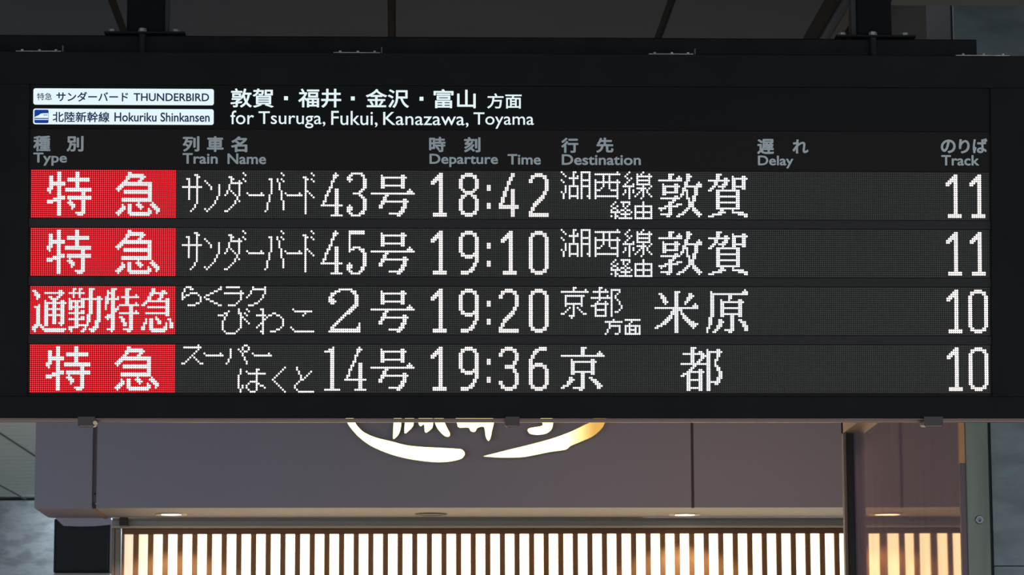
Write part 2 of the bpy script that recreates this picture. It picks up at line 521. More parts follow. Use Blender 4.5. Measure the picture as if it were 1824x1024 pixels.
# uprights left of the screen
xm0, xm1 = at_y(199, 980, LAT_Y).x, at_y(214.5, 980, LAT_Y).x
mul = empty('metal_mullion', (xm0, LAT_Y, 0))
tag(mul, 'grey metal mullion at the left end of the slat screen', 'mullion')
ww = xm1 - xm0
MB().box(0, ww * 0.32, -0.012, 0.05, 0, z940 - 0.002, 0.002).build('mullion_strip', mat('mullion_tan', (0.26, 0.225, 0.20), 0.5, metal=0.3), mul)
MB().box(ww * 0.36, ww * 0.95, -0.004, 0.05, 0, z940 - 0.002, 0.002).build('mullion_strip', mat('mullion_tan', (0, 0, 0)), mul)
cam_o = empty('corner_bracket', (at_y(222, 929, LAT_Y).x, LAT_Y - 0.02, at_y(222, 929, LAT_Y).z))
tag(cam_o, 'small dark bracket in the corner above the leftmost slats', 'bracket')
MB().box(-0.025, 0.02, -0.012, 0.018, -0.022, 0.022, 0.003).build('bracket_body', mat('bracket_dark', (0.06, 0.055, 0.04), 0.6), cam_o)
MB().box(-0.02, 0.02, -0.018, 0.012, -0.030, -0.023, 0.001).build('bracket_foot', mat('lip_tan', (0, 0, 0)), cam_o)

# dark box sign under the left soffit
by = EYE.y + 16.82
p0, p1 = at_y(95, 1019, by), at_y(197, 924, by)
bx = empty('box_sign', (p0.x, by, p0.z))
tag(bx, 'dark unlit box sign under the left end of the shop fascia', 'box sign')
bw, bh = p1.x - p0.x, p1.z - p0.z
MB().box(0, bw, 0, 0.16, 0, bh, 0.004).build('sign_case', mat('box_black', (0.014, 0.016, 0.022), 0.5, spec=0.15), bx)
MB().box(0.012, bw - 0.012, -0.004, 0.0, 0.012, bh - 0.012, 0.002).build('sign_face', mat('box_face', (0.015, 0.017, 0.023), 0.45, spec=0.2), bx)
MB().box(0.0, bw, 0.02, 0.15, -1.6, -0.004).build('pedestal_panel', mat('pale_panel', (0.34, 0.36, 0.37), 0.5), bx)
# pale valance between the soffit and the box
vp = [at_y(a, b_, by - 0.012) for a, b_ in ((93, 917), (198, 917), (198, 934), (170, 937), (140, 937.5), (113, 936.5), (104, 928))]
MB().prism([(v.x - p0.x, v.z - p0.z) for v in vp], -0.012, -0.006).build('valance', mat('valance_pale', (0.34, 0.33, 0.40), 0.5), bx)

# downlights in the soffit
M_ring = mat('downlight_ring', (0.55, 0.48, 0.40), 0.35, metal=0.4)
M_dlon = glow('downlight_lamp', (1.0, 0.86, 0.62), 7.0, 'AUTO')
M_dloff = mat('downlight_off', (0.10, 0.085, 0.07), 0.4)
dl_spots = [(305, 915.3, 'lit round downlight in the soffit above the leftmost slats', True),
            (768, 915.3, 'unlit round downlight in the middle of the soffit', False),
            (1220, 915.8, 'lit round downlight in the soffit below the fascia joint at right', True)]
for px, py, lab, on in dl_spots:
    c = at_z(px, py, zf)
    dn = empty('downlight', (c.x, c.y, zf))
    tag(dn, lab, 'downlight', 'downlights in the shop soffit')
    n = 32
    vs, fs = [], []
    for r_, z_ in ((0.088, 0.0), (0.082, -0.006), (0.060, -0.006), (0.052, 0.0)):
        for i in range(n):
            a = 2 * math.pi * i / n
            vs.append((r_ * math.cos(a), r_ * math.sin(a), z_))
    for q in range(3):
        for i in range(n):
            fs.append((q * n + i, q * n + (i + 1) % n, (q + 1) * n + (i + 1) % n, (q + 1) * n + i))
    MB().add(vs, fs).build('trim_ring', M_ring if on else mat('downlight_ring_unlit', (0.09, 0.07, 0.06), 0.5), dn)  # ring of the unlit lamp coloured darker to show it gets no light
    MB().cyl((0, 0, -0.003), 0.055, 0.003, 32).build('lamp_lens', M_dlon if on else M_dloff, dn)
    if on:
        l = bpy.data.lights.new('downlight_lamp', 'SPOT')
        l.energy, l.color, l.spot_size, l.shadow_soft_size = 12, (1.0, 0.82, 0.58), 2.2, 0.05
        lo = bpy.data.objects.new('downlight_lamp', l)
        lo.location = (0, 0, -0.02)
        lo.parent = dn
        COL.objects.link(lo)

# glowing brush-stroke sign on the fascia
sign = empty('brush_stroke_sign', (at_y(850, 780, STORE_Y).x, STORE_Y - 0.022, zf))
tag(sign, 'glowing oval brush-stroke shop sign half hidden behind the departure board', 'illuminated sign')
ms = glow('sign_glow', (1.0, 0.84, 0.42), 2.4, 'AUTO')
nt = ms.node_tree
b = nt.nodes['Principled BSDF']
tc = nt.nodes.new('ShaderNodeTexCoord')
sx = nt.nodes.new('ShaderNodeSeparateXYZ')
mr = nt.nodes.new('ShaderNodeMapRange')
mr.interpolation_type = 'SMOOTHSTEP'
mr.inputs[1].default_value = 0.42
mr.inputs[2].default_value = 0.62
mr.inputs[3].default_value = 2.8
mr.inputs[4].default_value = 0.85
nt.links.new(tc.outputs['Object'], sx.inputs[0])
nt.links.new(sx.outputs[0], mr.inputs[0])
nt.links.new(mr.outputs[0], b.inputs['Emission Strength'])
mr2 = nt.nodes.new('ShaderNodeMapRange')
mr2.inputs[1].default_value = 0.46
mr2.inputs[2].default_value = 0.62
mc = nt.nodes.new('ShaderNodeMix')
mc.data_type = 'RGBA'
mc.inputs[6].default_value = (1.0, 0.84, 0.42, 1)
mc.inputs[7].default_value = (1.0, 0.55, 0.11, 1)
nt.links.new(sx.outputs[0], mr2.inputs[0])
nt.links.new(mr2.outputs[0], mc.inputs[0])
nt.links.new(mc.outputs[2], b.inputs['Emission Color'])
STR = [
    ('oval_stroke', [(112, -260), (80, -170), (74, -80), (88, 20), (108, 88), (130, 125), (170, 160), (240, 190), (330, 212), (420, 235), (520, 246), (640, 252), (740, 258), (765, 265), (778, 285), (770, 305), (750, 320), (700, 332), (640, 338), (560, 335), (460, 322), (380, 305), (300, 280), (210, 240), (140, 190), (85, 130), (60, 88), (36, 20), (24, -80), (40, -180), (90, -275)]),
    ('oval_stroke', [(897, 301), (960, 285), (1050, 262), (1150, 238), (1250, 212), (1340, 185), (1430, 150), (1500, 115), (1545, 90), (1580, 30), (1596, -60), (1580, -170), (1610, -190), (1650, -60), (1645, 50), (1632, 90), (1620, 120), (1595, 150), (1550, 185), (1480, 215), (1420, 240), (1390, 262), (1300, 275), (1200, 295), (1120, 308), (1000, 310), (905, 304)]),
    ('character_stroke', [(350, 20), (396, 20), (392, 88), (388, 130), (375, 170), (347, 197), (342, 180), (346, 88)]),
    ('character_stroke', [(418, 30), (472, 30), (468, 88), (462, 120), (440, 145), (412, 162), (415, 88)]),
    ('character_stroke', [(505, 60), (578, 60), (583, 120), (570, 140), (545, 158), (535, 150), (530, 108), (510, 120), (497, 100)]),
    ('character_stroke', [(590, 40), (640, 40), (652, 88), (670, 130), (688, 165), (680, 183), (655, 178), (625, 150), (605, 120), (595, 88)]),
    ('character_stroke', [(740, 60), (942, 60), (942, 150), (930, 200), (918, 207), (905, 180), (895, 125), (855, 130), (840, 153), (815, 150), (800, 128), (745, 128), (733, 107)]),
    ('character_stroke', [(1230, 40), (1300, 40), (1313, 88), (1312, 120), (1300, 145), (1270, 165), (1220, 172), (1175, 165), (1160, 142), (1180, 130), (1240, 120), (1252, 105)]),
]
for nm, pts in STR:
    q = []
    P = [Vector((a, b_)) for a, b_ in pts]
    n = len(P)
    for i in range(n):                                # round the outline a little
        a_, b_, c_, d_ = P[i - 1], P[i], P[(i + 1) % n], P[(i + 2) % n]
        for t in (0, 1 / 3, 2 / 3):
            v = 0.5 * (2 * b_ + (c_ - a_) * t + (2 * a_ - 5 * b_ + 4 * c_ - d_) * t * t + (3 * b_ - a_ - 3 * c_ + d_) * t ** 3)
            q.append(v)
    pl = []
    for v in q:
        w_ = at_y(600 + v.x / 3.414, 724 + v.y / 3.414, STORE_Y - 0.03)
        pl.append((w_.x - sign.location.x, w_.z - zf))
    o = MB().prism(pl, -0.010, 0.021).build(nm, ms, sign)
    o.data.materials.append(mat('sign_return_glow_yellow', (0.55, 0.42, 0.10), 0.5))  # yellow colour paints the sign's own glow onto its edges
    for p_ in o.data.polygons:
        p_.material_index = 0 if p_.center.y < -0.0095 else 1

# ------------------------------------------------------------------ hanging steelwork
BY = 0.06
zt0 = at_y(0, 63.5, BY).z
zt1 = at_y(1738, 68, BY).z
zb = at_y(900, 99, BY + 0.0).z
beam_r = at_y(1740, 80, BY).x
beam = empty('mounting_beam', (0, BY, zt0))
tag(beam, 'long black steel beam lying along the top of the departure board', 'beam')
BZT = (zt0 + zt1) / 2 - zt0
MB().box(-2.6, beam_r, 0, 0.10, zb - zt0 - 0.02, BZT, 0.004).build('beam_body', M_steel, beam)
for px, lab in ((258, 'black steel hanging post at the left with base plate and bolts'), (1560, 'black steel hanging post at the right with base plate and bolts')):
    zt = at_y(px, 63.5 + 4.5 * px / 1740, BY).z
    zt = zt0 + BZT
    c = at_y(px, 50, BY - 0.02)
    po = empty('hanging_post', (c.x, BY + 0.05, zt))
    tag(po, lab, 'post', 'steel posts hanging the departure board')
    hw = 0.0575 if px < 900 else 0.054
    MB().box(-hw, hw, -0.042, 0.06, 0.006, CZ - zt + 0.012, 0.004).build('post_body', mat('black_gloss_steel', (0.006, 0.0065, 0.007), 0.6, spec=0.08), po)
    if px < 900:
        MB().box(hw, hw + 0.010, -0.03, 0.03, 0.006, CZ - zt + 0.012).build('post_flange', mat('post_flange_grey', (0.05, 0.052, 0.055), 0.7, spec=0.1), po)
    else:
        MB().box(-hw - 0.014, -hw, -0.03, 0.03, 0.006, CZ - zt + 0.012).build('post_flange', mat('post_flange_grey', (0.05, 0.052, 0.055), 0.7, spec=0.1), po)
    MB().box(-0.122, 0.122, -0.078, 0.05, 0.0, 0.006, 0.001).build('base_plate', M_steel, po)
    for bxx, byy in ((-0.100, -0.045), (-0.008, -0.058), (0.092, -0.045)):
        bo = MB().cyl((bxx, byy, 0.006), 0.016, 0.003, 16).cyl((bxx, byy, 0.009), 0.0125, 0.011, 6, cham=0.002).build('bolt', M_zinc, po)
    MB().cyl((-0.008, -0.062, -0.058), 0.010, 0.058, 12).build('stud', mat('stud_dark', (0.02, 0.021, 0.022), 0.6, spec=0.1), po)

# ------------------------------------------------------------------ the departure board
P = 0.006                                           # LED pitch
board = empty('departure_board', (0, 0, BOARD_Z), (BOARD_TILT, 0, 0))
tag(board, 'long black train departure board with four rows of lit characters', 'departure board')
FD = -0.012                                          # front of the casing, LED plane is 0
T0 = uv(0, 93.5, FD)[1]
T1 = uv(1824, 97.5, FD)[1]
TOP = (T0 + T1) / 2
BOT = (uv(0, 745, FD)[1] + uv(1824, 745, FD)[1]) / 2
XL, XR = -1.76, 1.78
DEP = 0.26
wx0, wx1 = uv(50, 400, FD)[0], uv(1766, 400, FD)[0]
wz1 = uv(900, 153, FD)[1]
wz0 = uv(900, 706, FD)[1]
# casing back and the four front bars around the display window
MB().box(XL, XR, 0.012, DEP, BOT + 0.002, TOP - 0.002, 0.004).build('casing', M_case, board)
for x0, x1, z0, z1 in ((XL, XR, wz1, TOP), (XL, XR, BOT, wz0), (XL, wx0, wz0, wz1), (wx1, XR, wz0, wz1)):
    MB().box(x0, x1, FD, 0.012, z0, z1, 0.0015).build('front_frame', M_case, board)
# bottom lip and rail, warm tint painting in reflected light
M_lip = mat('lip_metal', (0.17, 0.125, 0.12), 0.35, metal=0.8)
MB().box(XL + 0.01, XR - 0.01, FD + 0.004, 0.02, BOT - 0.0035, BOT - 0.0005, 0.0005).build('bottom_lip', M_lip, board)
MB().box(XL + 0.01, XR - 0.01, 0.03, DEP - 0.01, BOT - 0.012, BOT - 0.0005, 0.001).build('bottom_rail', mat('bottom_rail_glow_tint', (0.20, 0.14, 0.12), 0.3, metal=0.85), board)
# clips
for px, xa, xb in ((155, 140, 170), (912, 900, 925), (1660, 1644, 1678)):
    u0, v0 = uv(xa, 742, 0.0)
    u1, v1 = uv(xb, 761, 0.0)
    cp = MB().prism([(u0, v0), (u0, v1 + 0.006), (u0 + 0.006, v1), (u1 - 0.006, v1), (u1, v1 + 0.006), (u1, v0)], FD - 0.008, 0.06)
    co = cp.build('bottom_clip', mat('clip_brown_black', (0.05, 0.04, 0.037), 0.4), board)
    MB().box(u0 + 0.005, u1 - 0.005, FD - 0.010, FD - 0.0078, v1 + 0.002, v1 + 0.005).build('clip_edge', mat('clip_edge', (0.25, 0.16, 0.13), 0.4), co)
u_, v_ = uv(169.5, 753, -0.02)
MB().cyl((u_, -0.024, v_), 0.006, 0.02, 12, 'y').build('latch', mat('latch_brass', (0.45, 0.36, 0.25), 0.4, metal=0.6), board)
# hinge strips on the top edge
for xa, xb in ((27, 108), (594, 677), (1156, 1236), (1704, 1800)):
    u0, v0 = uv(xa, 93 + 4 * xa / 1824, FD)
    u1, _ = uv(xb, 93, FD)
    hs = MB().box(u0, u1, FD + 0.012, 0.03, TOP + 0.0005, TOP + 0.004, 0.0005).build('hinge_strip', M_strip, board)
    for t in (0.14, 0.52, 0.88):
        MB().cyl((u0 + (u1 - u0) * t, FD + 0.018, TOP + 0.004), 0.0042, 0.0045, 8).build('hinge_screw', M_strip, hs)
    if xa < 1700:
        MB().box(u1 + 0.003, u1 + 0.006, FD + 0.012, 0.03, TOP + 0.0005, TOP + 0.020).build('hinge_tab', mat('tab_dark_metal', (0.10, 0.10, 0.09), 0.5), hs)

# display window
M_head = mat('header_black', (0.0085, 0.0095, 0.010), 0.6, spec=0.08)
M_label = mat('label_band_black', (0.018, 0.0165, 0.0165), 0.7, spec=0.08)
M_gap = mat('strip_dark', (0.034, 0.033, 0.034), 0.7, spec=0.1)
xlo, xhi = wx0 + 0.0003, wx1 - 0.0003
v_head = uv(900, 232, 0.0)[1]
def rv(r):
    return (55 - r) * P
lcd = MB().box(xlo, xhi, -0.004, 0.010, v_head + 0.0003, wz1 - 0.0003, 0.0005).build('line_name_display', M_head, board)
tag(lcd, 'black strip with lit white line names')
band = MB().box(xlo, xhi, -0.004, 0.010, rv(-0.9), v_head - 0.0003, 0.0005).build('heading_band', M_label, board)
tag(band, 'dark strip with grey printed column headings')
for a, b_ in ((23.9, 28.1), (52.9, 57.1), (81.9, 86.1)):
    MB().box(xlo, xhi, -0.003, 0.010, rv(b_), rv(a), 0.0005).build('divider_strip', M_gap, board)
MB().box(xlo, xhi, -0.003, 0.010, wz0 + 0.0006, rv(110.9), 0.0005).build('divider_strip', M_label, board)


# ---- lettering
def textmesh(s, name, m, parent, box, dep, bold=0.0, thick=0.0006, shear=0.0):
    x0, y0, x1, y1 = box
    yc = (y0 + y1) / 2
    u0 = uv(x0, yc, dep)[0]
    u1 = uv(x1, yc, dep)[0]
    vt = uv(x0, y0, dep)[1]
    vb = uv(x0, y1, dep)[1]
    cu = bpy.data.curves.new('lettering', 'FONT')
    cu.body = s
    cu.size = 1.0
    cu.resolution_u = 4
    cu.extrude = 0.01
    ob = bpy.data.objects.new('lettering', cu)
    COL.objects.link(ob)
    dg = bpy.context.evaluated_depsgraph_get()
    me = bpy.data.meshes.new_from_object(ob.evaluated_get(dg))
    bpy.data.objects.remove(ob)
    nlay = len(me.vertices)
    if bold:                                          # heavier weight: the strokes widened all round
        w = bold * 0.45
        src = me
        vv = [v.co.copy() for v in src.vertices]
        pp = [tuple(p_.vertices) for p_ in src.polygons]
        V_, F2 = [], []
        for kk in range(9):
            dx, dy = (0, 0) if kk == 8 else (w * math.cos(kk * math.pi / 4), w * math.sin(kk * math.pi / 4))
            o_ = len(V_)
            V_ += [(c_.x + dx, c_.y + dy, c_.z) for c_ in vv]
            F2 += [tuple(i + o_ for i in p_) for p_ in pp]
        me = bpy.data.meshes.new(name)
        me.from_pydata(V_, [], F2)
    n = len(me.vertices)
    co = np.empty(n * 3, 'f')
    me.vertices.foreach_get('co', co)
    co = co.reshape(-1, 3)
    mn, mxx = co.min(0), co.max(0)
    out = np.empty_like(co)
    out[:, 0] = u0 + (co[:, 0] - mn[0]) / (mxx[0] - mn[0]) * (u1 - u0)
    out[:, 2] = vb + (co[:, 1] - mn[1]) / (mxx[1] - mn[1]) * (vt - vb)
    out[:, 1] = dep + np.where(co[:, 2] > 0, -thick, thick)
    out[:, 1] -= (np.arange(n) // nlay) * 0.00004      # the widening layers lie a hair apart
    me.vertices.foreach_set('co', out.ravel())
    me.materials.clear()
    me.materials.append(m)
    me.update()
    o = bpy.data.objects.new(name, me)
    COL.objects.link(o)
    o.parent = parent
    return o


def rrect(x0, x1, z0, z1, r, n=6):
    pts = []
    for cx, cz, a0 in ((x1 - r, z1 - r, 0), (x0 + r, z1 - r, 90), (x0 + r, z0 + r, 180), (x1 - r, z0 + r, 270)):
        for i in range(n + 1):
            a = math.radians(a0 + 90 * i / n)
            pts.append((cx + r * math.cos(a), cz + r * math.sin(a)))
    return pts


M_plate = glow('lit_plate_white', (0.80, 0.95, 1.0), 0.98)
M_lcdw = glow('lit_text_white', (0.80, 0.94, 0.97), 0.98)
M_navy = mat('navy_print', (0.012, 0.03, 0.12), 0.6, emit=(0.01, 0.035, 0.14), es=0.15, sampling='NONE')
M_navyb = glow('icon_blue', (0.008, 0.05, 0.36), 0.85)
M_grey = mat('grey_print', (0.50, 0.56, 0.565), 0.6, spec=0.2)
D1 = -0.0055
pa = []
for (xa, ya, xb, yb) in ((59.5, 157.2, 381, 187.2), (59.2, 193.3, 380.7, 222.2)):
    u0, v0 = uv(xa, ya, D1)
    u1, _ = uv(xb, ya, D1)
    vb = uv(xa, yb - 1.0, D1)[1]
    o = MB().prism(rrect(u0, u1, vb, v0, 0.0065), D1, -0.0041).build('lit_name_plate', M_plate, lcd)
    pa.append(o)
    o['label'] = ('upper white lit plate' if ya < 170 else 'lower white lit plate with a train icon')
D2 = D1 - 0.001
T = lambda s, nm, m_, box, dep=D2, bold=0.0: textmesh(s, nm, m_, lcd, box, dep, bold)
T('特急', 'plate_lettering', M_navy, (66, 165.5, 92.5, 178.2), bold=0.014)
T('サンダーバード', 'plate_lettering', M_navy, (100.2, 163.3, 228.5, 180.7), bold=0.045)
T('THUNDERBIRD', 'plate_lettering', M_navy, (238, 165.9, 372.5, 180.0), bold=0.035)
T('北陸新幹線', 'plate_lettering', M_navy, (93.7, 198.6, 195, 217.4), bold=0.038)
T('Hokuriku Shinkansen', 'plate_lettering', M_navy, (203.8, 200.0, 373.5, 216.5), bold=0.035)
# train icon
u0, v0 = uv(61.3, 195.3, D2)
u1, v1 = uv(86.4, 219.2, D2)
MB().prism(rrect(u0, u1, v1, v0, 0.004), D2, D1 - 0.0001).build('train_icon', M_navyb, lcd)
W_, H_ = u1 - u0, v0 - v1
ic = lambda pts: [(u0 + a * W_, v0 - b_ * H_) for a, b_ in pts]
MB().prism(ic([(0.01, 0.56), (0.12, 0.50), (0.30, 0.42), (0.44, 0.30), (0.62, 0.27), (0.98, 0.26), (0.98, 0.62), (0.04, 0.62)]), D2 - 0.0008, D2 - 0.0001).build('train_icon_body', M_plate, lcd)
MB().prism(ic([(0.02, 0.70), (0.98, 0.70), (0.98, 0.76), (0.02, 0.76)]), D2 - 0.0008, D2 - 0.0001).build('train_icon_body', M_plate, lcd)
for t in (0.66, 0.76, 0.86):
    MB().prism(ic([(t, 0.36), (t + 0.06, 0.36), (t + 0.06, 0.44), (t, 0.44)]), D2 - 0.0012, D2 - 0.0007).build('train_icon_window', M_navyb, lcd)

LT = [('敦賀', (410.6, 157.5, 487.5, 191.4)), ('福井', (531.3, 157.8, 607.8, 191.5)), ('金沢', (651.6, 158.4, 728.4, 191.9)),
      ('富山', (772.3, 158.8, 847.4, 192.7))]
for s, bxx in LT:
    T(s, 'line_lettering', M_lcdw, bxx, -0.005, 0.034)
for s, bxx in (('方面', (867.8, 166.3, 929.2, 193.2)),):
    T(s, 'line_lettering', M_lcdw, bxx, -0.005, 0.03)
for a, b_ in ((506, 171.4), (625, 171.8), (747.3, 172.4)):
    s0, s1 = uv(a, b_, -0.005), uv(a + 6.9, b_ + 7.0, -0.005)
    MB().box(s0[0], s1[0], -0.0055, -0.0042, s1[1], s0[1]).build('line_lettering', M_lcdw, lcd)
for s, bxx in (('for', (410.6, 196.8, 452.3, 221.3)), ('Tsuruga,', (460.5, 198.3, 579.5, 228)), ('Fukui,', (590, 197.5, 672.5, 226.5)),
               ('Kanazawa,', (682.6, 199.4, 834.5, 226.3)), ('Toyama', (843.5, 200.2, 951, 229))):
    T(s, 'line_lettering', M_lcdw, bxx, -0.005, 0.004)
HD = [('種', (59.3, 241.4, 89.9, 269.5)), ('別', (118.5, 242, 148.8, 269.8)), ('列', (325.4, 242.4, 355.2, 270)), ('車', (368.5, 242.6, 398.4, 270.6)),
      ('名', (411.4, 242.8, 440.6, 271)), ('時', (764.3, 243.6, 793.6, 270.8)), ('刻', (826.5, 244, 855.8, 271.2)), ('行', (999.6, 245.3, 1030.2, 272.2)),
      ('先', (1062, 245, 1092.7, 272)), ('遅', (1348.6, 247.4, 1378.7, 274.5)), ('れ', (1411.6, 248.3, 1439.8, 273.4)), ('の', (1675.7, 248.4, 1702.3, 272.8)),
      ('り', (1707.9, 247.9, 1727.2, 273.2)), ('ば', (1732.7, 246.2, 1758.8, 272.9))]
for s, bxx in HD:
    textmesh(s, 'heading_lettering', M_grey, band, bxx, -0.0046, 0.066)
for s, bxx in (('Type', (59.3, 271.8, 119.3, 295)), ('Train', (325.2, 272.6, 387.8, 291.7)), ('Name', (405.2, 273.2, 474, 292.3)),
               ('Departure', (765, 273.8, 887, 297.4)), ('Time', (904, 274.4, 963.3, 293.2)), ('Destination', (1000.6, 274.8, 1141.5, 293.8)),
               ('Delay', (1350, 277, 1413.2, 299.8)), ('Track', (1676.6, 276.2, 1744, 294.8))):
    textmesh(s, 'heading_lettering', M_grey, band, bxx, -0.0046, 0.045)

